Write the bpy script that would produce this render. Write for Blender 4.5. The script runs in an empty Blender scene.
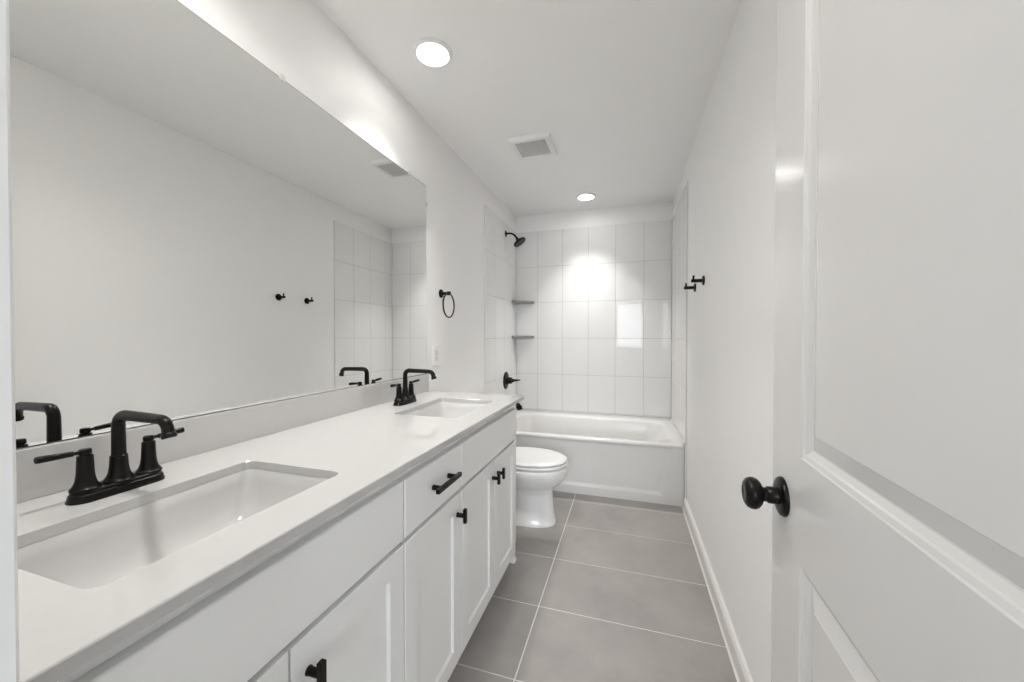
import bpy, bmesh, math
from mathutils import Vector, Matrix

scene = bpy.context.scene
COL = scene.collection

# ------------------------------------------------------------------ measures
XL, XR, YB, ZC = -1.1411, 0.4067, 3.8122, 2.508      # painted left wall, right wall, back tile face, ceiling
YN = 0.135                                           # room face of the door wall
ZK, CF, CE = 0.914, -0.5385, 1.965                    # counter top, counter front, counter far end

# ------------------------------------------------------------------ camera
F_PX, YAW, PITCH, ROLL, CAM_Z = 373.505, 0.29981, -0.01229, 0.00072, 1.23682
cam_data = bpy.data.cameras.new('camera')
cam = bpy.data.objects.new('camera', cam_data)
COL.objects.link(cam)
cam_data.sensor_fit = 'HORIZONTAL'
cam_data.sensor_width = 36.0
cam_data.lens = F_PX / 1024.0 * 36.0
cam_data.clip_start = 0.01
_sy, _cy, _sp, _cp = math.sin(YAW), math.cos(YAW), math.sin(PITCH), math.cos(PITCH)
_F = Vector((-_sy * _cp, _cy * _cp, _sp))
_U0 = Vector((_sy * _sp, -_cy * _sp, _cp))
_R0 = Vector((_cy, _sy, 0))
_cr, _sr = math.cos(ROLL), math.sin(ROLL)
_R = _cr * _R0 + _sr * _U0
_U = _cr * _U0 - _sr * _R0
_m = Matrix.Identity(4)
for _i in range(3):
    _m[_i][0], _m[_i][1], _m[_i][2] = _R[_i], _U[_i], -_F[_i]
_m[2][3] = CAM_Z
cam.matrix_world = _m
scene.camera = cam

# ------------------------------------------------------------------ sky, exposure
world = bpy.data.worlds.new('sky')
scene.world = world
world.use_nodes = True
_bg = world.node_tree.nodes['Background']
_bg.inputs['Color'].default_value = (0.86, 0.925, 1.0, 1)
_bg.inputs['Strength'].default_value = 9.3
vs = scene.view_settings
scene.display_settings.display_device = 'sRGB'
vs.view_transform = 'Standard'
vs.look = 'None'
vs.gamma = 1.0
vs.use_curve_mapping = False
vs.exposure = 0.91
LAMP_W, LENS = 5.6, 16.5                              # watts of each ceiling lamp, radiance of its glowing lens
SPREAD = 92.0
LAMP_COLOR = (1.0, 0.972, 0.94, 1)

# portal in the bedroom window: daylight reaches the doorway through it
WX0, WX1, WZ0, WZ1, WY = -0.30, 1.10, 0.92, 2.15, -3.0

def portal(w, h, loc, rot):
    pd = bpy.data.lights.new('window_portal', 'AREA')
    pd.shape = 'RECTANGLE'
    pd.size, pd.size_y = w, h
    pd.cycles.is_portal = True
    po = bpy.data.objects.new('window_portal', pd)
    COL.objects.link(po)
    po.location = loc
    po.rotation_euler = rot


portal(WX1 - WX0, WZ1 - WZ0, ((WX0 + WX1) / 2, WY - 0.1, (WZ0 + WZ1) / 2), (math.radians(90), 0, 0))


# ------------------------------------------------------------------ materials
def mat(name, color, rough=0.5, metal=0.0, coat=0.0, coat_rough=0.05, spec=0.5, mottling=0.0, scale=6.0,
        bump=0.0, bump_scale=200.0, rough_var=0.0):
    m = bpy.data.materials.new(name)
    m.use_nodes = True
    nt = m.node_tree
    b = nt.nodes['Principled BSDF']
    b.inputs['Base Color'].default_value = (*color, 1)
    b.inputs['Roughness'].default_value = rough
    b.inputs['Metallic'].default_value = metal
    b.inputs['Coat Weight'].default_value = coat
    b.inputs['Coat Roughness'].default_value = coat_rough
    b.inputs['Specular IOR Level'].default_value = spec
    tc = nt.nodes.new('ShaderNodeTexCoord')
    if mottling > 0 or rough_var > 0:
        nz = nt.nodes.new('ShaderNodeTexNoise')
        nz.inputs['Scale'].default_value = scale
        nz.inputs['Detail'].default_value = 5
        nz.inputs['Roughness'].default_value = 0.6
        nt.links.new(tc.outputs['Object'], nz.inputs['Vector'])
        if mottling > 0:
            r = nt.nodes.new('ShaderNodeValToRGB')
            r.color_ramp.elements[0].position = 0.3
            r.color_ramp.elements[1].position = 0.7
            r.color_ramp.elements[0].color = (*[c * (1 - mottling) for c in color], 1)
            r.color_ramp.elements[1].color = (*[min(1, c * (1 + mottling)) for c in color], 1)
            nt.links.new(nz.outputs['Fac'], r.inputs['Fac'])
            nt.links.new(r.outputs['Color'], b.inputs['Base Color'])
        if rough_var > 0:
            mr = nt.nodes.new('ShaderNodeMapRange')
            mr.inputs['To Min'].default_value = rough - rough_var
            mr.inputs['To Max'].default_value = rough + rough_var
            nt.links.new(nz.outputs['Fac'], mr.inputs['Value'])
            nt.links.new(mr.outputs['Result'], b.inputs['Roughness'])
    if bump > 0:
        n2 = nt.nodes.new('ShaderNodeTexNoise')
        n2.inputs['Scale'].default_value = bump_scale
        n2.inputs['Detail'].default_value = 3
        nt.links.new(tc.outputs['Object'], n2.inputs['Vector'])
        bp = nt.nodes.new('ShaderNodeBump')
        bp.inputs['Strength'].default_value = bump
        bp.inputs['Distance'].default_value = 0.002
        nt.links.new(n2.outputs['Fac'], bp.inputs['Height'])
        nt.links.new(bp.outputs['Normal'], b.inputs['Normal'])
    return m


def emit(name, color, strength):
    m = bpy.data.materials.new(name)
    m.use_nodes = True
    b = m.node_tree.nodes['Principled BSDF']
    b.inputs['Base Color'].default_value = (0.9, 0.9, 0.9, 1)
    b.inputs['Emission Color'].default_value = color
    b.inputs['Emission Strength'].default_value = strength
    return m


M = {
    'paint': mat('wall_paint', (0.94, 0.933, 0.922), 0.55, bump=0.08, bump_scale=120),
    'ceiling': mat('ceiling_paint', (0.955, 0.951, 0.942), 0.8, bump=0.10, bump_scale=110),
    'trim': mat('trim_paint', (0.88, 0.875, 0.865), 0.3),
    'base': mat('baseboard_paint', (0.80, 0.785, 0.765), 0.4),
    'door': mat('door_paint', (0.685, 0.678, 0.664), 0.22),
    'cabinet': mat('cabinet_paint', (0.90, 0.896, 0.886), 0.35),
    'recess': mat('cabinet_interior', (0.55, 0.54, 0.52), 0.6),
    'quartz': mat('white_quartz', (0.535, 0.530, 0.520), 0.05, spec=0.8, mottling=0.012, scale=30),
    'ceramic': mat('white_ceramic', (0.90, 0.897, 0.888), 0.08),
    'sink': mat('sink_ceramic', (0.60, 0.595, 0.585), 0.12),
    'acrylic': mat('tub_acrylic', (0.79, 0.783, 0.770), 0.16),
    'plastic': mat('white_plastic', (0.89, 0.887, 0.88), 0.3),
    'wall_tile': mat('glazed_wall_tile', (0.83, 0.826, 0.816), 0.03, spec=0.2, mottling=0.01, scale=3),
    'wall_grout': mat('grey_wall_grout', (0.47, 0.465, 0.45), 0.9),
    'floor_tile': mat('grey_floor_tile', (0.365, 0.343, 0.323), 0.38, mottling=0.13, scale=3.2, rough_var=0.06),
    'floor_grout': mat('white_floor_grout', (0.78, 0.765, 0.73), 0.9),
    'black': mat('matte_black_metal', (0.004, 0.0035, 0.003), 0.30, metal=0.0, spec=0.22, rough_var=0.04, scale=40),
    'mirror': mat('mirror_silver', (0.90, 0.905, 0.89), 0.0, metal=1.0),
    'glass_edge': mat('mirror_edge', (0.10, 0.12, 0.11), 0.2),
    'clear': mat('clear_clip', (0.80, 0.81, 0.80), 0.15),
    'shelf': mat('grey_stone_shelf', (0.27, 0.262, 0.25), 0.3, mottling=0.1, scale=25),
    'grille': mat('vent_plastic', (0.80, 0.795, 0.78), 0.5),
    'ivory': mat('receptacle_plastic', (0.74, 0.735, 0.72), 0.35),
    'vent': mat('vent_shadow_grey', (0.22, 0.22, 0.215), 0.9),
    'carpet': mat('bedroom_carpet', (0.45, 0.42, 0.38), 0.95, mottling=0.1, scale=80),
    'lens': emit('lamp_lens', LAMP_COLOR, LENS),
    'chrome': mat('chrome', (0.75, 0.75, 0.75), 0.12, metal=1.0),
}


# ------------------------------------------------------------------ mesh helpers
def link(name, bm, mats, parent=None, smooth=None, bevel=0.0, seg=2, kind=None, bevel_angle=35):
    me = bpy.data.meshes.new(name)
    bmesh.ops.recalc_face_normals(bm, faces=bm.faces)
    bm.to_mesh(me)
    bm.free()
    for m in (mats if isinstance(mats, (list, tuple)) else [mats]):
        me.materials.append(m)
    o = bpy.data.objects.new(name, me)
    COL.objects.link(o)
    if parent:
        o.parent = parent
    if smooth is not None:
        me.polygons.foreach_set('use_smooth', [True] * len(me.polygons))
        me.set_sharp_from_angle(angle=math.radians(smooth))
    if bevel > 0:
        bv = o.modifiers.new('bevel', 'BEVEL')
        bv.width = bevel
        bv.segments = seg
        bv.limit_method = 'ANGLE'
        bv.angle_limit = math.radians(bevel_angle)
    if kind:
        o['kind'] = kind
    return o


def tag(o, label=None, cat=None, group=None, kind=None):
    if label: o['label'] = label
    if cat: o['category'] = cat
    if group: o['group'] = group
    if kind: o['kind'] = kind
    return o


def thing(name, label, cat, loc=(0, 0, 0), rotz=0.0, group=None, kind=None):
    o = bpy.data.objects.new(name, None)
    o.empty_display_size = 0.05
    COL.objects.link(o)
    o.location = loc
    o.rotation_euler = (0, 0, rotz)
    return tag(o, label, cat, group, kind)


def dup(root, loc, label):
    r = root.copy()
    COL.objects.link(r)
    r.location = loc
    r['label'] = label
    for ch in list(root.children):
        c = ch.copy()
        COL.objects.link(c)
        c.parent = r
        for g in list(ch.children):
            d = g.copy()
            COL.objects.link(d)
            d.parent = c
    return r


def box(bm, lo, hi, mi=0):
    x0, y0, z0 = lo
    x1, y1, z1 = hi
    v = [bm.verts.new(p) for p in ((x0, y0, z0), (x1, y0, z0), (x1, y1, z0), (x0, y1, z0),
                                   (x0, y0, z1), (x1, y0, z1), (x1, y1, z1), (x0, y1, z1))]
    for q in ((0, 3, 2, 1), (4, 5, 6, 7), (0, 1, 5, 4), (1, 2, 6, 5), (2, 3, 7, 6), (3, 0, 4, 7)):
        f = bm.faces.new([v[i] for i in q])
        f.material_index = mi
    return bm


def boxes(*bs):
    bm = bmesh.new()
    for b in bs:
        box(bm, *b)
    return bm


def loft(bm, rings, cap0=True, cap1=True, mi=0, closed=False):
    vs_ = [[bm.verts.new(p) for p in r] for r in rings]
    n = len(vs_[0])
    pairs = list(zip(vs_, vs_[1:]))
    if closed:
        pairs.append((vs_[-1], vs_[0]))
    for a, b in pairs:
        for i in range(n):
            j = (i + 1) % n
            f = bm.faces.new((a[i], a[j], b[j], b[i]))
            f.material_index = mi
    if not closed:
        if cap0: bm.faces.new(list(reversed(vs_[0]))).material_index = mi
        if cap1: bm.faces.new(vs_[-1]).material_index = mi
    return vs_


def frame_of(d):
    d = Vector(d).normalized()
    a = Vector((0, 0, 1)) if abs(d.z) < 0.9 else Vector((1, 0, 0))
    u = d.cross(a).normalized()
    return d, u, d.cross(u).normalized()


def lathe(bm, origin, axis, profile, n=32, mi=0):
    """profile: list of (distance along axis, radius)"""
    d, u, w = frame_of(axis)
    o = Vector(origin)
    rings = []
    for t, r in profile:
        rings.append([o + d * t + (u * math.cos(2 * math.pi * i / n) + w * math.sin(2 * math.pi * i / n)) * max(r, 1e-5)
                      for i in range(n)])
    loft(bm, rings, mi=mi)
    return bm


def tube(bm, pts, radii, n=16, closed=False, mi=0):
    pts = [Vector(p) for p in pts]
    if not isinstance(radii, (list, tuple)):
        radii = [radii] * len(pts)
    rings = []
    k = len(pts)
    prev = None
    for i, p in enumerate(pts):
        if closed:
            t = (pts[(i + 1) % k] - pts[i - 1]).normalized()
        else:
            t = (pts[min(i + 1, k - 1)] - pts[max(i - 1, 0)]).normalized()
        if prev is None:
            _, u, _w = frame_of(t)
        else:
            u = (prev - t * prev.dot(t)).normalized()
        prev = u
        w = t.cross(u)
        rings.append([p + (u * math.cos(2 * math.pi * j / n) + w * math.sin(2 * math.pi * j / n)) * radii[i]
                      for j in range(n)])
    loft(bm, rings, closed=closed, mi=mi)
    return bm


def rrect(x0, x1, y0, y1, r, z, k=6):
    """rounded rectangle outline, counter-clockwise seen from +z"""
    r = min(r, (x1 - x0) / 2 - 1e-4, (y1 - y0) / 2 - 1e-4)
    out = []
    for cx, cy, a0 in ((x1 - r, y1 - r, 0), (x0 + r, y1 - r, 90), (x0 + r, y0 + r, 180), (x1 - r, y0 + r, 270)):
        for i in range(k + 1):
            a = math.radians(a0 + 90 * i / k)
            out.append(Vector((cx + r * math.cos(a), cy + r * math.sin(a), z)))
    return out


def arc(c, r, a0, a1, n, plane='xz'):
    out = []
    for i in range(n + 1):
        a = math.radians(a0 + (a1 - a0) * i / n)
        p, q = r * math.cos(a), r * math.sin(a)
        out.append((c[0] + p, c[1], c[2] + q) if plane == 'xz' else (c[0] + p, c[1] + q, c[2]))
    return out


def struct(name, bm, m, label, cat, parent=None, **kw):
    o = link(name, bm, m, parent, **kw)
    o['kind'] = 'structure'
    if parent is None:
        tag(o, label, cat)
    return o


# ================================================================== ROOM SHELL
T = 0.10
# floor: white grout bed with bevelled grey tiles laid on it
fl = struct('floor', boxes(((XL - T, -0.02, -0.06), (XR + T, YB + T, -0.0015))), M['floor_grout'],
            'grey rectangular tile floor with white grout lines', 'floor')
bm = bmesh.new()
GX, GW = -0.384, 0.0026
xs = [XL, GX, 0.3815]
ys = [-0.019] + [0.120 + 0.385 * k for k in range(0, 8)] + [3.02]
for i in range(2):
    for j in range(len(ys) - 1):
        lo = (xs[i] + (GW if i else 0), ys[j] + GW, -0.008)
        hi = (xs[i + 1] - (GW if i == 0 else 0), ys[j + 1] - GW, 0.0)
        box(bm, lo, hi)
ft = link('floor_tile', bm, M['floor_tile'], fl, bevel=0.0008, seg=1, kind='structure')

struct('ceiling', boxes(((XL - T, YN - 0.115, ZC), (XR + T, YB + T, ZC + 0.08))), M['ceiling'],
       'flat white painted ceiling with two round lights and a vent', 'ceiling')
wl = struct('wall_left', boxes(((XL - T, -0.0, -0.06), (XL, YB + T, ZC))), M['paint'],
            'white painted wall behind the mirror and vanity', 'wall')
wr = struct('wall_right', boxes(((XR, 0.02, -0.06), (XR + T, YB + T, ZC))), M['paint'],
            'white painted wall behind the open door and robe hooks', 'wall')
wb = struct('wall_back', boxes(((XL - 0.01, YB + 0.010, -0.06), (XR + 0.01, YB + T, ZC))), M['paint'],
            'far end wall above and behind the bathtub', 'wall')
DX0, DX1, DZ = -0.4128, 0.303, 2.045                  # door opening in the near wall
struct('wall_front', boxes(((XL - T, 0.02, -0.06), (DX0 - 0.018, YN, ZC)),
                           ((DX1 + 0.018, 0.02, -0.06), (XR + T, YN, ZC)),
                           ((DX0 - 0.018, 0.02, DZ + 0.018), (DX1 + 0.018, YN, ZC))), M['paint'],
       'white wall with the doorway that the camera looks through', 'wall')

# glazed tiles of the tub surround: real bevelled tiles on a grey grout sheet
TG, TP = 0.0014, 0.010                               # half joint, tile projection
TX = [XL + TP, -0.899, -0.638, -0.377, -0.1145, 0.149, XR - TP]
TZ = [0.466, 0.475, 0.846, 1.218, 1.590, 1.962, 2.334]
TY = [2.905, 3.165, 3.425, 3.685, YB]


def tile_wall(parent, kind_):
    g = bmesh.new()
    t = bmesh.new()
    for k in range(len(TZ) - 1):
        za, zb = TZ[k] + TG, TZ[k + 1] - (TG if k < len(TZ) - 2 else 0)
        if kind_ == 'back':
            for i in range(len(TX) - 1):
                box(t, (TX[i] + TG, YB, za), (TX[i + 1] - TG, YB + 0.0099, zb))
        else:
            for i in range(len(TY) - 1):
                ya, yb = TY[i] + (TG if i else 0), TY[i + 1] - TG
                if kind_ == 'left':
                    box(t, (XL + 0.0001, ya, za), (XL + TP, yb, zb))
                else:
                    box(t, (XR - TP, ya, za), (XR - 0.0001, yb, zb))
    if kind_ == 'back':
        box(g, (XL + TP, YB + 0.0012, 0.44), (XR - TP, YB + 0.0099, TZ[-1] - 0.001))
    elif kind_ == 'left':
        box(t, (XL + 0.0001, 2.905, 0.0), (XL + TP, 2.940, TZ[0] - TG))
        box(g, (XL + 0.0001, 2.9065, 0.001), (XL + TP - 0.0012, 2.940, 0.45))
        box(g, (XL + 0.0001, 2.9065, 0.44), (XL + TP - 0.0012, YB, TZ[-1] - 0.001))
    else:
        box(t, (XR - TP, 2.905, 0.0), (XR - 0.0001, 2.940, TZ[0] - TG))
        box(g, (XR - TP + 0.0012, 2.9065, 0.001), (XR - 0.0001, 2.940, 0.45))
        box(g, (XR - TP + 0.0012, 2.9065, 0.44), (XR - 0.0001, YB, TZ[-1] - 0.001))
    gr = link('tile_grout', g, M['wall_grout'], parent, kind='structure')
    tl = link('wall_tile', t, M['wall_tile'], parent, bevel=0.0012, seg=2, kind='structure', smooth=40)


tile_wall(wb, 'back')
tile_wall(wl, 'left')
tile_wall(wr, 'right')


def base_profile(bm, y0, y1, xw, sgn, h=0.084, t=0.0190):
    prof = [(0, 0.0), (t, 0.0), (t, h - 0.014), (t - 0.002, h - 0.010), (t - 0.0035, h - 0.008), (t - 0.007, h - 0.002),
            (t - 0.010, h), (0, h)]
    loft(bm, [[(xw + sgn * a, y, z) for a, z in prof] for y in (y0, y1)])
    return bm


bm = base_profile(bmesh.new(), YN + 0.017, 2.904, XR, -1)
bs = struct('baseboard_right', bm, M['base'], 'white baseboard running along the right wall', 'baseboard')
bm = bmesh.new()
loft(bm, [[(XR - 0.0190, y, 0.0005), (XR - 0.0262, y, 0.0005), (XR - 0.0190, y, 0.006)] for y in (0.16, 2.904)])
link('caulk_bead', bm, M['floor_grout'], bs, kind='structure')
bm = base_profile(bmesh.new(), CE - 0.015, 2.904, XL, 1)
struct('baseboard_left', bm, M['base'], 'white baseboard behind the toilet', 'baseboard')

# door frame: jamb, stop, casings
bm = boxes(((DX0 - 0.018, 0.018, 0), (DX0, YN, DZ)), ((DX1, 0.018, 0), (DX1 + 0.018, YN, DZ)),
           ((DX0 - 0.018, 0.018, DZ), (DX1 + 0.018, YN, DZ + 0.018)))
fr = struct('trim_1', bm, M['trim'], 'white painted door frame and casing around the near doorway', 'door frame', bevel=0.001)
bm = boxes(((DX0, 0.055, 0), (DX0 + 0.011, 0.097, DZ - 0.012)), ((DX1 - 0.011, 0.055, 0), (DX1, 0.097, DZ - 0.012)),
           ((DX0, 0.055, DZ - 0.012), (DX1, 0.097, DZ)))
link('door_stop', bm, M['trim'], fr, bevel=0.002, kind='structure')


def casing(bm, x_in, sgn, y_face, sy):
    prof = [(0.0, 0.0), (0.0, 0.012), (0.004, 0.015), (0.030, 0.0165), (0.044, 0.014), (0.050, 0.010), (0.057, 0.008), (0.057, 0)]
    loft(bm, [[(x_in + sgn * a, y_face + sy * b, z) for a, b in prof] for z in (0.0, DZ + 0.057)])


for yf, sy in ((YN, 1), (0.02, -1)):
    bm = bmesh.new()
    casing(bm, DX0 - 0.002, -1, yf, sy)
    casing(bm, DX1 + 0.002, 1, yf, sy)
    a, b = sorted((yf, yf + sy * 0.0155))
    box(bm, (DX0 - 0.002, a, DZ + 0.002), (DX1 + 0.002, b, DZ + 0.057))
    link('door_casing', bm, M['trim'], fr, kind='structure')

# ------------------------------------------------------------------ room behind the doorway (seen in reflections)
BX0, BX1 = -2.4, 1.9
struct('floor_bedroom', boxes(((BX0 - T, WY - 0.15, -0.06), (BX1 + T, -0.021, 0.0))), M['carpet'],
       'beige carpet of the room behind the doorway', 'floor')
struct('ceiling_bedroom', boxes(((BX0 - T, WY - 0.15, ZC), (BX1 + T, YN - 0.116, ZC + 0.08))), M['ceiling'],
       'ceiling of the room behind the doorway', 'ceiling')
struct('wall_bedroom_left', boxes(((BX0 - T, WY - 0.15, 0), (BX0, 0.1, ZC))), M['paint'], 'left wall of the room behind the doorway', 'wall')
struct('wall_bedroom_right', boxes(((BX1, WY - 0.15, 0), (BX1 + T, 0.1, ZC))), M['paint'], 'right wall of the room behind the doorway', 'wall')
struct('wall_bedroom_front', boxes(((BX0, 0.0, 0), (XL - T, 0.1, ZC)), ((XR + T, 0.02, 0), (BX1, 0.1, ZC))), M['paint'],
       'wall beside the bathroom doorway on the bedroom side', 'wall')
struct('wall_bedroom_back', boxes(((BX0, WY - 0.15, 0), (WX0, WY, ZC)), ((WX1, WY - 0.15, 0), (BX1, WY, ZC)),
                                  ((WX0, WY - 0.15, 0), (WX1, WY, WZ0)), ((WX0, WY - 0.15, WZ1), (WX1, WY, ZC))), M['paint'],
       'window wall of the room behind the doorway', 'wall')
bm = boxes(((WX0, WY - 0.12, WZ0), (WX0 + 0.04, WY - 0.06, WZ1)), ((WX1 - 0.04, WY - 0.12, WZ0), (WX1, WY - 0.06, WZ1)),
           ((WX0, WY - 0.12, WZ0), (WX1, WY - 0.06, WZ0 + 0.04)), ((WX0, WY - 0.12, WZ1 - 0.04), (WX1, WY - 0.06, WZ1)))
struct('window_1', bm, M['plastic'], 'white framed window of the room behind the doorway', 'window')

# ================================================================== DOOR (open against the right wall)
DW, DT, DH = 0.711, 0.035, 2.03
TIP = Vector((0.2795, 0.866, 0.0))
DA = math.atan(0.0366)
dr = thing('door_1', 'white two panel door standing open along the right wall', 'door',
           (TIP.x - DW * math.sin(DA), TIP.y - DW * math.cos(DA), 0.012), -DA, kind='structure')
# local frame: +y from hinge to latch edge, -x towards the room, z up
PANELS = [(0.143, DW - 0.138, 0.245, 0.847), (0.143, DW - 0.138, 1.024, 1.885)]
PROF = [(0.0, 0.0), (0.002, 0.0016), (0.0085, 0.0034), (0.0105, 0.0058), (0.0180, 0.0102), (0.0200, 0.0104), (0.0460, 0.0034), (0.0470, 0.0026)]


def door_face(bm, xf, sg):
    y0, y1, z0, z1 = 0.0, DW, 0.0, DH
    pa, pb, _, _ = PANELS[0]
    q = lambda a, b, c, d: bm.faces.new([bm.verts.new((xf, y, z)) for y, z in ((a, c), (b, c), (b, d), (a, d))])
    q(y0, pa, z0, z1)
    q(pb, y1, z0, z1)
    zz = [z0] + [v for p in PANELS for v in p[2:]] + [z1]
    for k in range(0, len(zz), 2):
        q(pa, pb, zz[k], zz[k + 1])
    for a, b, c, d in PANELS:
        rings = []
        for s, dep in PROF:
            rings.append([(xf + sg * dep, y, z) for y, z in ((a + s, c + s), (b - s, c + s), (b - s, d - s), (a + s, d - s))])
        loft(bm, rings, cap0=False, cap1=True)


bm = bmesh.new()
door_face(bm, 0.0, 1)
door_face(bm, DT, -1)
for a, b in (((0, 0), (DT, 0)), ((0, DW), (DT, DW))):
    bm.faces.new([bm.verts.new(p) for p in ((a[0], a[1], 0), (b[0], b[1], 0), (b[0], b[1], DH), (a[0], a[1], DH))])
for z in (0, DH):
    bm.faces.new([bm.verts.new(p) for p in ((0, 0, z), (DT, 0, z), (DT, DW, z), (0, DW, z))])
bmesh.ops.remove_doubles(bm, verts=bm.verts, dist=1e-6)
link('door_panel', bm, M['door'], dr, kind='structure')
bm = bmesh.new()
KY, KZ = DW - 0.058, 0.928
lathe(bm, (0, KY, KZ), (-1, 0, 0), [(0, 0.0), (0, 0.0355), (0.003, 0.0355), (0.0065, 0.0335), (0.0085, 0.029), (0.0095, 0.020), (0.0095, 0.0)])
kr = link('knob_rosette', bm, M['black'], dr, smooth=35)
bm = bmesh.new()
lathe(bm, (0, KY, KZ), (-1, 0, 0), [(0.0092, 0.0), (0.0092, 0.0155), (0.025, 0.0150), (0.0270, 0.0125), (0.0320, 0.0125), (0.034, 0.016),
                                    (0.0365, 0.0215), (0.041, 0.0265), (0.047, 0.0292), (0.053, 0.0288), (0.059, 0.0258), (0.0628, 0.0205),
                                    (0.0642, 0.0150), (0.0632, 0.0120), (0.0630, 0.0)], n=40)
link('door_knob', bm, M['black'], dr, smooth=50)
bm = bmesh.new()
lathe(bm, (DT, KY, KZ), (1, 0, 0), [(0, 0.0), (0, 0.0355), (0.006, 0.0335), (0.0095, 0.015), (0.022, 0.0125), (0.027, 0.02),
                                    (0.037, 0.0285), (0.046, 0.027), (0.051, 0.017), (0.051, 0.0)])
link('door_knob', bm, M['black'], dr, smooth=50)
for z in (0.22, 1.02, 1.80):
    bm = bmesh.new()
    lathe(bm, (DT + 0.006, -0.004, z), (0, 0, 1), [(0, 0.0), (0, 0.006), (0.09, 0.006), (0.09, 0.0)], n=12)
    link('hinge', bm, M['black'], dr, smooth=40)

# ================================================================== VANITY
VX0, VX1, VY0, VY1 = XL + 0.002, -0.582, YN + 0.003, 1.960      # carcass
FX = -0.560                                                     # face of doors and drawers
ZT, ZB = 0.8930, 0.105
va = thing('vanity_cabinet', 'long white shaker vanity cabinet with black pulls under the countertop', 'vanity cabinet', (0, 0, 0))
xs_ = VX1 - 0.0006                                               # stiles sit a hair behind the rails
bm = boxes(((VX0, VY0, ZB), (VX1 - 0.019, VY1 - 0.0165, 0.724)),                                # carcass below the basins
           ((VX1 - 0.018, VY0, ZB), (VX1, VY1 - 0.0165, ZB + 0.03)),                              # face frame rails
           ((VX1 - 0.018, VY0, 0.675), (VX1, VY1 - 0.0165, 0.720)), ((VX1 - 0.018, VY0, 0.845), (VX1, VY1 - 0.0165, ZT)),
           ((VX1 - 0.017, VY0, ZB + 0.002), (xs_, 0.19, ZT - 0.001)), ((VX1 - 0.017, 0.835, ZB + 0.002), (xs_, 0.885, ZT - 0.001)),
           ((VX1 - 0.017, 1.19, ZB + 0.002), (xs_, 1.24, ZT - 0.001)), ((VX1 - 0.017, 1.855, ZB + 0.002), (xs_, VY1 - 0.0168, ZT - 0.001)),
           ((VX1 - 0.017, 0.49, ZB + 0.002), (xs_, 0.525, 0.70)), ((VX1 - 0.017, 1.54, ZB + 0.002), (xs_, 1.585, 0.70)),
           ((VX0, VY0, 0.7245), (VX0 + 0.015, VY1 - 0.0165, ZT)), ((VX0 + 0.0155, VY0, 0.7245), (VX1 - 0.0185, VY0 + 0.015, ZT)),
           ((VX1 - 0.03, VY0 + 0.016, 0.7245), (VX1 - 0.0185, VY1 - 0.0165, 0.87)))
link('cabinet_body', bm, M['cabinet'], va, bevel=0.0008, seg=1)
bm = bmesh.new()
loft(bm, [[(VX0, y, 0), (VX1 - 0.058, y, 0), (VX1 - 0.058, y, ZB), (VX1, y, ZB), (VX1, y, ZT), (VX0, y, ZT)] for y in (VY1 - 0.016, VY1)])
link('end_panel', bm, M['cabinet'], va, bevel=0.0008, seg=1)
link('toe_kick', boxes(((VX1 - 0.07, VY0, 0.0), (VX1 - 0.058, VY1 - 0.0165, ZB - 0.0005))), M['cabinet'], va)
link('shoe_block', boxes(((VX1 - 0.0575, VY1 - 0.024, 0.0), (VX1 - 0.003, VY1, ZB - 0.0005)), ((VX1 - 0.0575, VY1 - 0.030, 0.0), (VX1 + 0.002, VY1 + 0.006, 0.016))), M['cabinet'], va, bevel=0.001)


def shaker(y0, y1, z0, z1):
    """door slab with a framed flat recess, its frame's inside edge bevelled"""
    bm = bmesh.new()
    th, w, rc, e = FX - VX1 - 0.0005, 0.060, 0.0085, 0.0025
    xb = VX1 + 0.0005
    rect = lambda x, s: [(x, y0 + s, z0 + s), (x, y1 - s, z0 + s), (x, y1 - s, z1 - s), (x, y0 + s, z1 - s)]
    loft(bm, [rect(xb, 0), rect(FX - e, 0), rect(FX - e * 0.3, e * 0.3), rect(FX, e), rect(FX, w), rect(FX - 0.0015, w + 0.0006),
              rect(FX - rc, w + 0.0040), rect(FX - rc, w + 0.0044)])
    return bm


def slab(y0, y1, z0, z1):
    bm = bmesh.new()
    xb = VX1 + 0.0005
    rect = lambda x, s: [(x, y0 + s, z0 + s), (x, y1 - s, z0 + s), (x, y1 - s, z1 - s), (x, y0 + s, z1 - s)]
    loft(bm, [rect(xb, 0), rect(FX - 0.0035, 0), rect(FX - 0.0008, 0.0020), rect(FX, 0.0040)])
    return bm


def tee_knob(y, z):
    bm = bmesh.new()
    lathe(bm, (FX, y, z), (1, 0, 0), [(0, 0), (0, 0.0090), (0.003, 0.0084), (0.0045, 0.0076), (0.026, 0.0076), (0.026, 0)], n=20)
    box(bm, (FX + 0.0245, y - 0.0066, z - 0.0240), (FX + 0.0355, y + 0.0066, z + 0.0240))
    return bm


D0, D1 = 0.100, 0.6885
for y0, y1, ky in ((0.160, 0.5000, 0.468), (0.5050, 0.8500, 0.541), (0.8555, 1.2035, 1.171), (1.2095, 1.5525, 1.524), (1.5570, 1.880, 1.589)):
    d = link('cabinet_door', shaker(y0, y1, D0, D1), M['cabinet'], va)
    tag(link('cabinet_knob', tee_knob(ky, 0.620), M['black'], d, smooth=35, bevel=0.0008), 'black T-bar knob')
for y0, y1 in ((0.160, 0.8500), (1.2095, 1.880)):
    link('false_front', slab(y0, y1, 0.700, 0.857), M['cabinet'], va)
d = link('drawer_front', slab(0.8555, 1.2035, 0.700, 0.857), M['cabinet'], va)
bm = bmesh.new()
PY, PZ = 1.054, 0.780
for s in (-1, 1):
    lathe(bm, (FX, PY + s * 0.050, PZ), (1, 0, 0), [(0, 0), (0, 0.0085), (0.003, 0.0080), (0.028, 0.0075), (0.028, 0)], n=16)
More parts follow.
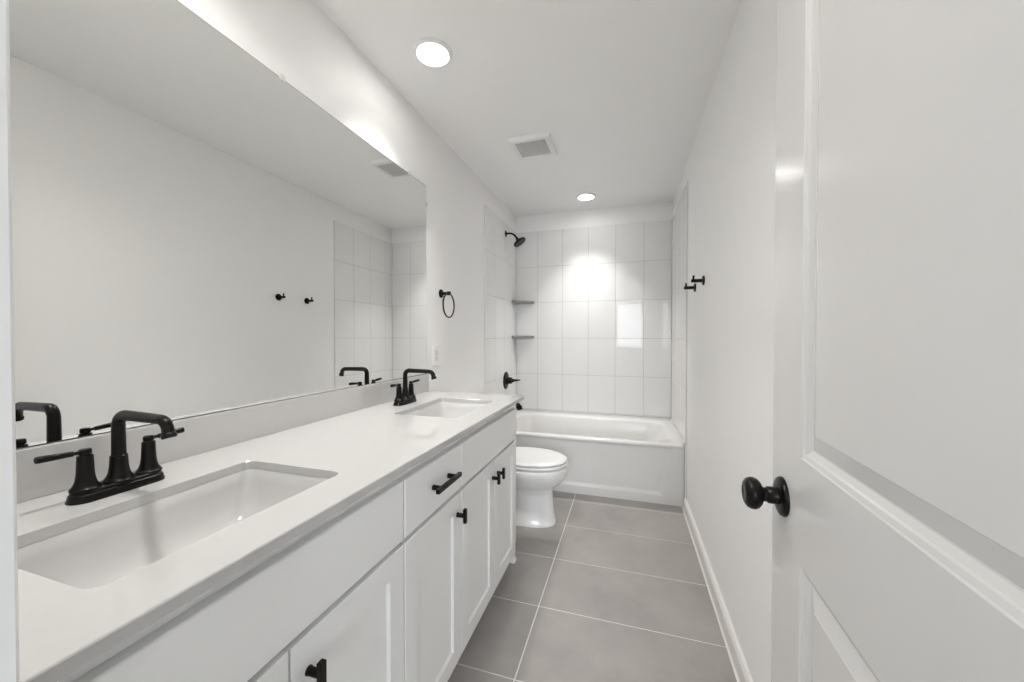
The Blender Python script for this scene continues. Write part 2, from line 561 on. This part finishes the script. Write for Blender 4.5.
box(bm, (FX + 0.0245, PY - 0.078, PZ - 0.0066), (FX + 0.0365, PY + 0.078, PZ + 0.0066))
tag(link('drawer_pull', bm, M['black'], d, smooth=35, bevel=0.0008), 'black bar pull on two posts')

# ------------------------------------------------------------------ countertop with two cut-outs
SINKS = [(-0.940, -0.645, 0.290, 0.725), (-0.935, -0.640, 1.335, 1.767)]
CX0, CY0 = XL + 0.001, YN + 0.001
bm = bmesh.new()
e_prof = [(0.0030, ZK), (0.0010, ZK - 0.0010), (0.0, ZK - 0.0030), (0.0, ZK - 0.0185), (0.0010, ZK - 0.0198), (0.0025, ZK - 0.0205)]
crect = lambda s, z: [(CX0, CY0, z), (CF - s, CY0, z), (CF - s, CE - s, z), (CX0, CE - s, z)]
outer = loft(bm, [crect(s, z) for s, z in e_prof], cap0=False, cap1=False)
holes_top, holes_bot = [], []
for a, b, c, d in SINKS:
    h = loft(bm, [rrect(a - 0.001, b + 0.001, c - 0.001, d + 0.001, 0.024, ZK),
                  rrect(a, b, c, d, 0.023, ZK - 0.001), rrect(a, b, c, d, 0.023, ZK - 0.0205)], cap0=False, cap1=False)
    holes_top.append(h[0])
    holes_bot.append(h[-1])


def fill(outer_ring, hole_rings):
    es = []
    for r in [outer_ring] + hole_rings:
        for i in range(len(r)):
            e = bm.edges.get((r[i], r[(i + 1) % len(r)]))
            es.append(e)
    bmesh.ops.triangle_fill(bm, use_beauty=True, use_dissolve=False, edges=es)


fill(outer[0], holes_top)
fill(outer[-1], holes_bot)
bmesh.ops.remove_doubles(bm, verts=bm.verts, dist=1e-6)
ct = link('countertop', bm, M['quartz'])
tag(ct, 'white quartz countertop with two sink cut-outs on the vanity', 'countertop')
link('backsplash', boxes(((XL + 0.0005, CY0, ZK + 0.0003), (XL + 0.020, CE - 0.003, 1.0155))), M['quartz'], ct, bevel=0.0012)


def sink(name, rc, label):
    a, b, c, d = rc
    bm = bmesh.new()
    zt = ZK - 0.0208
    g = 0.0015
    seq = [(-0.020, 0.035, zt), (-g, 0.027, zt), (-g + 0.0015, 0.026, zt - 0.002), (0.002, 0.030, zt - 0.03), (0.008, 0.040, zt - 0.075), (0.018, 0.048, zt - 0.103),
           (0.034, 0.052, zt - 0.119), (0.058, 0.050, zt - 0.127), (0.100, 0.04, zt - 0.131)]
    inn = [rrect(a + s, b - s, c + s * 1.5, d - s * 1.5, r, z) for s, r, z in seq]
    out = [rrect(a + s - 0.006, b - s + 0.006, c + s * 1.5 - 0.006, d - s * 1.5 + 0.006, r, z - 0.008) for s, r, z in seq]
    inn.append([Vector(((a + b) / 2 + 0.02 * math.cos(t), (c + d) / 2 + 0.02 * math.sin(t), zt - 0.133))
                for t in [2 * math.pi * (i + 0.5) / 28 for i in range(28)]])
    out[0] = rrect(a - 0.020, b + 0.020, c - 0.030, d + 0.030, 0.035, zt - 0.008)
    out.append([v - Vector((0, 0, 0.008)) for v in inn[-1]])
    loft(bm, list(reversed(out)) + inn, cap0=True, cap1=True)
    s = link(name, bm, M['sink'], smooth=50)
    tag(s, label, 'sink', 'undermount sinks in the countertop')
    bm = bmesh.new()
    lathe(bm, ((a + b) / 2, (c + d) / 2, zt - 0.1325), (0, 0, 1), [(0, 0), (0, 0.022), (0.002, 0.022), (0.003, 0.017), (0.006, 0.015), (0.007, 0)], n=24)
    link('drain', bm, M['black'], s, smooth=40)
    return s


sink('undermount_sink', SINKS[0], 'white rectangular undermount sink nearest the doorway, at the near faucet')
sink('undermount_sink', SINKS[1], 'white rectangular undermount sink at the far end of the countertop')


# ------------------------------------------------------------------ faucets (local: +x to the room, y along the counter)
def make_faucet(loc, label):
    t = thing('faucet', label, 'faucet', loc, group='matte black bathroom faucets')
    bm = bmesh.new()
    rr = lambda s, z: rrect(-0.0265 + s, 0.0265 - s, -0.0775 + s, 0.0775 - s, 0.026 - s * 0.8, z, 8)
    loft(bm, [rr(0, 0), rr(0, 0.003), rr(0.0012, 0.0045), rr(0.0030, 0.0135), rr(0.0050, 0.0150), rr(0.0052, 0.0205), rr(0.0075, 0.0222)])
    link('base_plate', bm, M['black'], t, smooth=35)
    bm = bmesh.new()
    lathe(bm, (0, 0, 0.020), (0, 0, 1), [(0, 0), (0, 0.0255), (0.004, 0.0250), (0.0055, 0.0232), (0.011, 0.0195), (0.018, 0.0168), (0.030, 0.0150), (0.053, 0.0138), (0.0545, 0.0122), (0.0545, 0)])
    body = link('spout_body', bm, M['black'], t, smooth=40)
    bm = bmesh.new()
    R = 0.022
    pts = [(0, 0, 0.070), (0, 0, 0.10), (0, 0, 0.158 - R)] + arc((R, 0, 0.158 - R), R, 180, 90, 8)[1:]
    pts += [(0.06, 0, 0.1575), (0.10, 0, 0.1570), (0.128, 0, 0.156)]
    pts += arc((0.130, 0, 0.156 - 0.022), 0.022, 88, 18, 7)
    pts += [(0.154, 0, 0.128)]
    rad = [0.0118, 0.0114, 0.0110] + [0.0108] * 8 + [0.0103, 0.0100, 0.0099] + [0.0100] * 8 + [0.0106]
    tube(bm, pts, rad, n=20)
    e = Vector((0.1545, 0, 0.127))
    dd = Vector((0.30, 0, -1)).normalized()
    lathe(bm, e - dd * 0.004, dd, [(0, 0), (0, 0.0108), (0.002, 0.0122), (0.008, 0.0128), (0.010, 0.0112), (0.010, 0)], n=24)
    link('spout', bm, M['black'], t, smooth=40)
    for s in (-1, 1):
        bm = bmesh.new()
        lathe(bm, (0, s * 0.051, 0.0215), (0, 0, 1), [(0, 0), (0, 0.0225), (0.0035, 0.0220), (0.005, 0.0202), (0.010, 0.0172), (0.018, 0.0146), (0.030, 0.0130), (0.0655, 0.0116),
                                                      (0.067, 0.0104), (0.067, 0)])
        h = link('handle', bm, M['black'], t, smooth=40)
        bm = bmesh.new()
        lathe(bm, (0, s * 0.051, 0.0870), (0, 0, 1), [(0, 0), (0, 0.0078), (0.003, 0.0078), (0.004, 0.0096), (0.011, 0.0096), (0.0135, 0.0080), (0.0145, 0)], n=24)
        d = Vector((0.06, s, 0.06)).normalized()
        p0 = Vector((0, s * 0.051, 0.0945))
        lathe(bm, p0, d, [(0.006, 0), (0.006, 0.0036), (0.016, 0.0034), (0.018, 0.0052), (0.044, 0.0060), (0.064, 0.0066), (0.066, 0.0058), (0.0665, 0)], n=20)
        link('lever', bm, M['black'], h, smooth=40)
    return t


f0 = make_faucet((-1.020, 0.503, ZK + 0.0003), 'matte black two handle faucet in front, beside the near sink')
dup(f0, (-1.024, 1.568, ZK + 0.0003), 'matte black two handle faucet beside the far sink')

# ------------------------------------------------------------------ mirror
bm = bmesh.new()
mrect = lambda x, s: [(x, YN + 0.02 + s, 1.0162 + s), (x, 1.960 - s, 1.0162 + s), (x, 1.960 - s, 2.120 - s), (x, YN + 0.02 + s, 2.120 - s)]
loft(bm, [mrect(XL + 0.001, 0), mrect(XL + 0.0062, 0), mrect(XL + 0.007, 0.0022)])
for f in bm.faces:
    f.material_index = 0 if f.calc_center_median().x > XL + 0.0069 else 1
mi = link('wall_mirror', bm, [M['mirror'], M['glass_edge']])
tag(mi, 'large frameless rectangular mirror on the left wall above the backsplash', 'mirror')
for y, z in ((1.780, 2.120), (1.0, 2.120)):
    link('mirror_clip', boxes(((XL + 0.001, y - 0.011, z - 0.008), (XL + 0.0105, y + 0.011, z + 0.012))), M['clear'], mi, bevel=0.002)
link('mirror_clip', boxes(((XL + 0.001, 1.960 - 0.008, 2.005), (XL + 0.0105, 1.960 + 0.012, 2.027))), M['clear'], mi, bevel=0.002)

# ================================================================== WALL FITTINGS
# towel ring: flange and post on the left wall, ring hanging parallel to the wall
t = thing('towel_ring', 'black round towel ring on the left wall beside the mirror', 'towel ring', (XL, 2.150, 1.510))
bm = bmesh.new()
lathe(bm, (0, 0, 0), (1, 0, 0), [(0, 0), (0, 0.027), (0.005, 0.027), (0.009, 0.024), (0.011, 0.011), (0.011, 0)])
link('wall_flange', bm, M['black'], t, smooth=35)
bm = bmesh.new()
lathe(bm, (0, 0, 0), (1, 0, 0), [(0.0105, 0), (0.0105, 0.009), (0.044, 0.009), (0.046, 0.0125), (0.066, 0.0125), (0.068, 0.010), (0.068, 0)], n=24)
link('post', bm, M['black'], t, smooth=35)
bm = bmesh.new()
RR = 0.076
tube(bm, [(0.056, RR * math.sin(2 * math.pi * i / 48), -RR + RR * math.cos(2 * math.pi * i / 48)) for i in range(48)], 0.0048, n=12, closed=True)
link('ring', bm, M['black'], t, smooth=60)

# outlet plate
t = thing('wall_outlet', 'white outlet plate on the left wall just past the mirror', 'outlet', (XL, 2.078, 1.117))
link('cover_plate', boxes(((0.0003, -0.038, -0.062), (0.006, 0.038, 0.062))), M['plastic'], t, bevel=0.003)
for s in (-1, 1):
    bm = bmesh.new()
    loft(bm, [rrect(-0.017, 0.017, -0.0145, 0.0145, 0.008, 0), rrect(-0.0165, 0.0165, -0.014, 0.014, 0.008, 0.0018)])
    bmesh.ops.transform(bm, matrix=Matrix(((0, 0, 1, 0.0058), (1, 0, 0, 0), (0, 1, 0, s * 0.0195), (0, 0, 0, 1))), verts=bm.verts)
    r = link('receptacle', bm, M['ivory'], t)
    bm = boxes(((0.0074, -0.008, s * 0.0195 - 0.001), (0.0079, -0.006, s * 0.0195 + 0.007)),
               ((0.0074, 0.006, s * 0.0195 - 0.001), (0.0079, 0.008, s * 0.0195 + 0.007)),
               ((0.0074, -0.002, s * 0.0195 - 0.010), (0.0079, 0.002, s * 0.0195 - 0.006)))
    link('slot', bm, M['recess'], r)


# robe hooks on the right wall
def make_hook(loc, label):
    t = thing('robe_hook', label, 'hook', loc, group='black robe hooks on the right wall')
    bm = bmesh.new()
    lathe(bm, (0, 0, 0), (-1, 0, 0), [(0, 0), (0, 0.0265), (0.006, 0.0265), (0.0085, 0.024), (0.0095, 0.009), (0.0095, 0)])
    link('wall_flange', bm, M['black'], t, smooth=35)
    bm = bmesh.new()
    lathe(bm, (0, 0, 0), (-1, 0, 0), [(0.009, 0), (0.009, 0.0100), (0.064, 0.0100), (0.066, 0.0085), (0.066, 0)], n=24)
    lathe(bm, (-0.054, 0, 0), (0, 0, 1), [(0, 0), (0, 0.0055), (0.029, 0.0055), (0.030, 0.0045), (0.030, 0)], n=16)
    link('peg', bm, M['black'], t, smooth=35)
    return t


h0 = make_hook((XR, 2.311, 1.550), 'black robe hook on the right wall, the one nearer the door')
dup(h0, (XR, 2.589, 1.545), 'black robe hook on the right wall, the one nearer the shower tiles')

# corner shelves
for z, lab in ((1.594, 'upper grey triangular corner shelf in the tiled shower'), (1.232, 'lower grey triangular corner shelf in the tiled shower')):
    bm = bmesh.new()
    x0, y0 = XL + TP + 0.0003, YB - 0.0003
    tri = [(x0, y0), (x0, y0 - 0.168), (x0 + 0.020, y0 - 0.171), (x0 + 0.200, y0 - 0.020), (x0 + 0.198, y0)]
    loft(bm, [[(x, y, zz) for x, y in tri] for zz in (z - 0.014, z + 0.012)])
    o = link('corner_shelf', bm, M['shelf'], bevel=0.002)
    tag(o, lab, 'shelf', 'grey corner shelves in the shower')

# shower head
XT_ = XL + TP
t = thing('shower_fixture', 'black shower head on a curved arm high on the tiled left wall', 'shower head', (XT_, 3.452, 2.232))
bm = bmesh.new()
lathe(bm, (0, 0, 0), (1, 0, 0), [(0, 0), (0, 0.029), (0.004, 0.029), (0.009, 0.020), (0.011, 0.012), (0.011, 0)])
link('wall_flange', bm, M['black'], t, smooth=35)
bm = bmesh.new()
pts = [(0.008, 0, 0), (0.035, 0, 0.0)] + arc((0.035, 0, -0.075), 0.075, 90, 40, 8)[1:] + [(0.115, 0, -0.056)]
tube(bm, pts, 0.0092, n=16)
link('shower_arm', bm, M['black'], t, smooth=60)
bm = bmesh.new()
ax = Vector((0.58, 0, -0.815)).normalized()
lathe(bm, Vector((0.110, 0, -0.050)), ax, [(0, 0), (0, 0.012), (0.012, 0.015), (0.020, 0.015), (0.026, 0.024), (0.040, 0.058), (0.047, 0.064),
                                           (0.058, 0.064), (0.061, 0.061), (0.061, 0)], n=40)
sh = link('spray_head', bm, M['black'], t, smooth=35)
bm = bmesh.new()
d_, u_, w_ = frame_of(ax)
for k, n_ in ((0.012, 6), (0.024, 12), (0.036, 18), (0.048, 24)):
    for i in range(n_):
        a = 2 * math.pi * i / n_
        p = Vector((0.110, 0, -0.050)) + ax * 0.0605 + (u_ * math.cos(a) + w_ * math.sin(a)) * k
        lathe(bm, p, ax, [(0, 0), (0, 0.0024), (0.002, 0.0018), (0.002, 0)], n=6)
link('spray_nozzles', bm, mat('grey_rubber', (0.10, 0.10, 0.10), 0.5), sh)

# shower valve
t = thing('shower_valve', 'round black shower valve with lever handle above the tub', 'shower valve', (XT_, 3.458, 0.808))
bm = bmesh.new()
lathe(bm, (0, 0, 0), (1, 0, 0), [(0, 0), (0, 0.086), (0.003, 0.086), (0.007, 0.081), (0.010, 0.060), (0.011, 0.030), (0.011, 0)], n=48)
link('escutcheon', bm, M['black'], t, smooth=35)
bm = bmesh.new()
lathe(bm, (0, 0, 0), (1, 0, 0), [(0.010, 0), (0.010, 0.040), (0.020, 0.034), (0.030, 0.033), (0.058, 0.030), (0.064, 0.026), (0.066, 0)], n=32)
link('valve_body', bm, M['black'], t, smooth=40)
bm = bmesh.new()
lathe(bm, (0.058, 0, 0.0), (1, -0.05, 0.10), [(0, 0), (0, 0.022), (0.012, 0.018), (0.024, 0.013), (0.060, 0.0085), (0.088, 0.006), (0.090, 0)], n=20)
link('lever', bm, M['black'], t, smooth=40)

# tub spout
t = thing('tub_spout', 'black tub spout peeking out past the countertop end', 'tub spout', (XT_, 3.455, 0.580))
bm = bmesh.new()
lathe(bm, (0, 0, 0), (1, 0, 0), [(0, 0), (0, 0.033), (0.006, 0.033), (0.010, 0.028), (0.010, 0)], n=28)
link('wall_flange', bm, M['black'], t, smooth=35)
bm = bmesh.new()
tube(bm, [(0.008, 0, 0), (0.05, 0, 0), (0.09, 0, -0.002), (0.120, 0, -0.009), (0.138, 0, -0.026), (0.144, 0, -0.050)],
     [0.027, 0.0265, 0.027, 0.028, 0.027, 0.025], n=24)
link('spout', bm, M['black'], t, smooth=50)

# ================================================================== BATHTUB
UX0, UX1, UY0, UY1, UZ = XL + TP + 0.001, 0.3875, 2.940, YB - 0.001, 0.4454
bt = thing('bathtub', 'white alcove bathtub with a panelled apron at the far wall', 'bathtub', (0, 0, 0))
bm = bmesh.new()
ix0, ix1, iy0, iy1 = UX0 + 0.075, UX1 - 0.075, UY0 + 0.078, UY1 - 0.115
K = 8
rings = [rrect(UX0, UX1, UY0 + 0.008, UY1, 0.004, UZ - 0.030, K), rrect(UX0, UX1, UY0 + 0.001, UY1, 0.004, UZ - 0.022, K),
         rrect(UX0, UX1, UY0, UY1, 0.004, UZ - 0.010, K), rrect(UX0 + 0.001, UX1 - 0.001, UY0 + 0.004, UY1, 0.004, UZ - 0.004, K),
         rrect(UX0 + 0.002, UX1 - 0.002, UY0 + 0.013, UY1 - 0.002, 0.004, UZ, K),
         rrect(ix0 - 0.012, ix1 + 0.012, iy0 - 0.012, iy1 + 0.012, 0.15, UZ - 0.001, K),
         rrect(ix0 - 0.003, ix1 + 0.003, iy0 - 0.003, iy1 + 0.003, 0.145, UZ - 0.006, K),
         rrect(ix0 + 0.003, ix1 - 0.004, iy0 + 0.003, iy1 - 0.003, 0.14, UZ - 0.020, K),
         rrect(ix0 + 0.015, ix1 - 0.05, iy0 + 0.015, iy1 - 0.015, 0.14, UZ - 0.14, K),
         rrect(ix0 + 0.035, ix1 - 0.11, iy0 + 0.03, iy1 - 0.03, 0.14, UZ - 0.27, K),
         rrect(ix0 + 0.06, ix1 - 0.16, iy0 + 0.055, iy1 - 0.055, 0.13, UZ - 0.335, K),
         rrect(ix0 + 0.11, ix1 - 0.22, iy0 + 0.10, iy1 - 0.10, 0.11, UZ - 0.360, K)]
loft(bm, rings, cap0=False, cap1=True)
box(bm, (UX0, UY1 - 0.012, UZ - 0.002), (UX1 + 0.009, UY1, UZ + 0.018))
box(bm, (UX1 - 0.004, UY0 + 0.004, UZ - 0.002), (UX1 + 0.0098, UY1, UZ + 0.018))
box(bm, (UX0 - 0.0008, UY0 + 0.004, UZ - 0.002), (UX0 + 0.010, UY1, UZ + 0.018))
link('tub_shell', bm, M['acrylic'], bt, smooth=45)
bm = bmesh.new()
AY = UY0 + 0.004
az0, az1 = 0.0005, UZ - 0.023
pan = lambda s, dy: [(UX0 + 0.055 + s * 1.4, AY + dy, 0.062 + s), (0.258 - s * 1.4, AY + dy, 0.062 + s), (0.318 - s * 1.6, AY + dy, az1 - 0.004 - s * 0.25), (UX0 + 0.02 + s * 1.6, AY + dy, az1 - 0.004 - s * 0.25)]
loft(bm, [[(UX0, AY + 0.03, az0), (UX1, AY + 0.03, az0), (UX1, AY + 0.03, az1), (UX0, AY + 0.03, az1)],
          [(UX0, AY, az0), (UX1, AY, az0), (UX1, AY, az1), (UX0, AY, az1)],
          pan(0, 0), pan(0.003, 0.0015), pan(0.020, 0.0135), pan(0.026, 0.0150)])
box(bm, (UX1 - 0.012, AY + 0.0301, az0), (UX1, UY1, az1))
box(bm, (UX1 + 0.0003, AY + 0.001, az0), (XR - TP - 0.0004, AY + 0.040, UZ - 0.004))
link('apron', bm, M['acrylic'], bt)
bm = bmesh.new()
lathe(bm, (ix0 + 0.012, (iy0 + iy1) / 2, UZ - 0.12), (1, 0, 0), [(0, 0), (0, 0.035), (0.006, 0.035), (0.010, 0.03), (0.010, 0)], n=28)
link('overflow_plate', bm, M['black'], bt, smooth=40)
bm = bmesh.new()
lathe(bm, (ix0 + 0.24, (iy0 + iy1) / 2, UZ - 0.3605), (0, 0, 1), [(0, 0), (0, 0.034), (0.003, 0.032), (0.004, 0)], n=28)
link('drain', bm, M['black'], bt, smooth=40)

# ================================================================== TOILET (local +x points into the room)
to = thing('toilet', 'white two piece toilet with closed lid between vanity and bathtub', 'toilet', (XL + 0.036, 2.440, 0))


def egg(xb, xf, hw, z, xc=None, n=48, p=2.0):
    if xc is None:
        xc = xf - min(0.26, (xf - xb) * 0.55)
    out = []
    for i in range(n):
        a = 2 * math.pi * i / n
        c, s = math.cos(a), math.sin(a)
        c2, s2 = math.copysign(abs(c) ** (2 / p), c), math.copysign(abs(s) ** (2 / p), s)
        out.append(Vector((xc + (xf - xc if c > 0 else xc - xb) * c2, hw * s2, z)))
    return out


bm = bmesh.new()
loft(bm, [egg(0.16, 0.655, 0.114, 0.0, p=2.6), egg(0.16, 0.655, 0.114, 0.016, p=2.6), egg(0.165, 0.648, 0.106, 0.028, p=2.6), egg(0.17, 0.640, 0.101, 0.10, p=2.5),
          egg(0.17, 0.634, 0.100, 0.19, p=2.4), egg(0.17, 0.636, 0.103, 0.222, p=2.35), egg(0.16, 0.650, 0.116, 0.240, p=2.3), egg(0.15, 0.678, 0.140, 0.262, p=2.2),
          egg(0.13, 0.708, 0.164, 0.292, p=2.1), egg(0.11, 0.728, 0.180, 0.325, p=2.05), egg(0.10, 0.735, 0.187, 0.352), egg(0.09, 0.736, 0.188, 0.372),
          egg(0.09, 0.733, 0.186, 0.382), egg(0.10, 0.720, 0.177, 0.386)])
link('bowl', bm, M['ceramic'], to, smooth=60)
bm = bmesh.new()
loft(bm, [egg(0.245, 0.712, 0.172, 0.3862, p=2.15), egg(0.245, 0.712, 0.172, 0.3930, p=2.15), egg(0.230, 0.731, 0.186, 0.3945, p=2.15), egg(0.230, 0.733, 0.188, 0.398, p=2.15), egg(0.230, 0.733, 0.188, 0.406, p=2.15), egg(0.235, 0.727, 0.184, 0.4095, p=2.15)])
link('seat', bm, M['plastic'], to, smooth=60)
bm = bmesh.new()
loft(bm, [egg(0.240, 0.712, 0.173, 0.4096, p=2.15), egg(0.240, 0.712, 0.173, 0.4142, p=2.15), egg(0.224, 0.724, 0.184, 0.4150, p=2.15), egg(0.222, 0.727, 0.187, 0.4180, p=2.15), egg(0.222, 0.728, 0.188, 0.426, p=2.15), egg(0.230, 0.717, 0.179, 0.4335, p=2.15),
          egg(0.260, 0.680, 0.150, 0.4375, p=2.15), egg(0.32, 0.60, 0.09, 0.439, p=2.1)])
link('lid', bm, M['plastic'], to, smooth=60)
for s in (-1, 1):
    bm = bmesh.new()
    lathe(bm, (0.225, s * 0.075 - 0.018, 0.412), (0, 1, 0), [(0, 0), (0, 0.012), (0.036, 0.012), (0.036, 0)], n=16)
    box(bm, (0.213, s * 0.075 - 0.018, 0.386), (0.237, s * 0.075 + 0.018, 0.412))
    link('seat_hinge', bm, M['plastic'], to, smooth=40)
bm = bmesh.new()
loft(bm, [rrect(-0.012, 0.20, -0.19, 0.19, 0.03, 0.385), rrect(-0.020, 0.208, -0.20, 0.20, 0.035, 0.42), rrect(-0.026, 0.216, -0.222, 0.222, 0.035, 0.735)])
tk = link('tank', bm, M['ceramic'], to, smooth=50)
bm = bmesh.new()
loft(bm, [rrect(-0.030, 0.222, -0.229, 0.229, 0.038, 0.736), rrect(-0.032, 0.224, -0.231, 0.231, 0.038, 0.742), rrect(-0.032, 0.224, -0.231, 0.231, 0.038, 0.758), rrect(-0.026, 0.218, -0.225, 0.225, 0.034, 0.766)])
link('tank_lid', bm, M['ceramic'], to, smooth=50)
bm = bmesh.new()
lathe(bm, (0.215, -0.155, 0.685), (1, 0, 0), [(0, 0), (0, 0.012), (0.010, 0.012), (0.018, 0.008), (0.018, 0)], n=16)
tube(bm, [(0.228, -0.155, 0.685), (0.230, -0.115, 0.683), (0.230, -0.085, 0.680)], 0.006, n=10)
link('flush_lever', bm, M['chrome'], to, smooth=40)


# ================================================================== CEILING FITTINGS
def make_light(loc, label):
    t = thing('recessed_light', label, 'ceiling light', loc, group='round recessed ceiling lights')
    bm = bmesh.new()
    lathe(bm, (0, 0, 0), (0, 0, -1), [(0.0002, 0.0), (0.0002, 0.086), (0.004, 0.086), (0.011, 0.082), (0.0135, 0.077), (0.0125, 0.0705), (0.006, 0.0675), (0.006, 0.0)], n=56)
    link('trim_ring', bm, M['plastic'], t, smooth=40)
    bm = bmesh.new()
    lathe(bm, (0, 0, 0), (0, 0, -1), [(0.0062, 0.0), (0.0062, 0.0668), (0.0080, 0.0660), (0.0088, 0.055), (0.0088, 0.0)], n=56)
    link('lens', bm, M['lens'], t, smooth=40)
    return t


def add_lamp(t, watts, spread=SPREAD):
    ld = bpy.data.lights.new('lamp', 'AREA')
    ld.shape = 'DISK'
    ld.size = 0.125
    ld.energy = watts
    ld.color = LAMP_COLOR[:3]
    ld.spread = math.radians(spread)
    lo = bpy.data.objects.new('lamp', ld)
    COL.objects.link(lo)
    lo.parent = t
    lo.location = (0, 0, -0.0105)
    return t


l0 = add_lamp(make_light((-0.838, 1.508, ZC), 'round lit recessed ceiling light nearest the camera, above the mirror'), 0.52 * LAMP_W)
add_lamp(make_light((-0.365, 3.447, ZC), 'round lit recessed ceiling light over the bathtub'), 0.55 * LAMP_W, 84.0)
add_lamp(make_light((-0.62, 0.47, ZC), 'round recessed ceiling light above the near sink, out of the picture'), 4.2, 140.0)

t = thing('ceiling_vent', 'square white exhaust vent in the ceiling between the two lights', 'ceiling vent', (-0.605, 2.435, ZC))
bm = bmesh.new()
sq = lambda h, z: [(-h, -h, z), (h, -h, z), (h, h, z), (-h, h, z)]
loft(bm, [sq(0.141, -0.0003), sq(0.141, -0.004), sq(0.130, -0.022), sq(0.126, -0.0235), sq(0.101, -0.0225), sq(0.098, -0.013), sq(0.098, -0.001)], cap1=False)
link('vent_frame', bm, M['plastic'], t)
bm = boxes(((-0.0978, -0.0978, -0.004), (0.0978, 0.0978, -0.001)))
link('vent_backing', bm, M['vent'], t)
bm = bmesh.new()
for i in range(22):
    y = -0.093 + i * 0.186 / 21
    loft(bm, [[(x, y - 0.0032, -0.019), (x, y - 0.0006, -0.0197), (x, y + 0.0032, -0.0085), (x, y + 0.0006, -0.0078)] for x in (-0.0978, 0.0978)])
for x in (-0.04, 0.04):
    box(bm, (x - 0.0015, -0.0978, -0.0195), (x + 0.0015, 0.0978, -0.006))
link('vent_grille', bm, M['grille'], t)
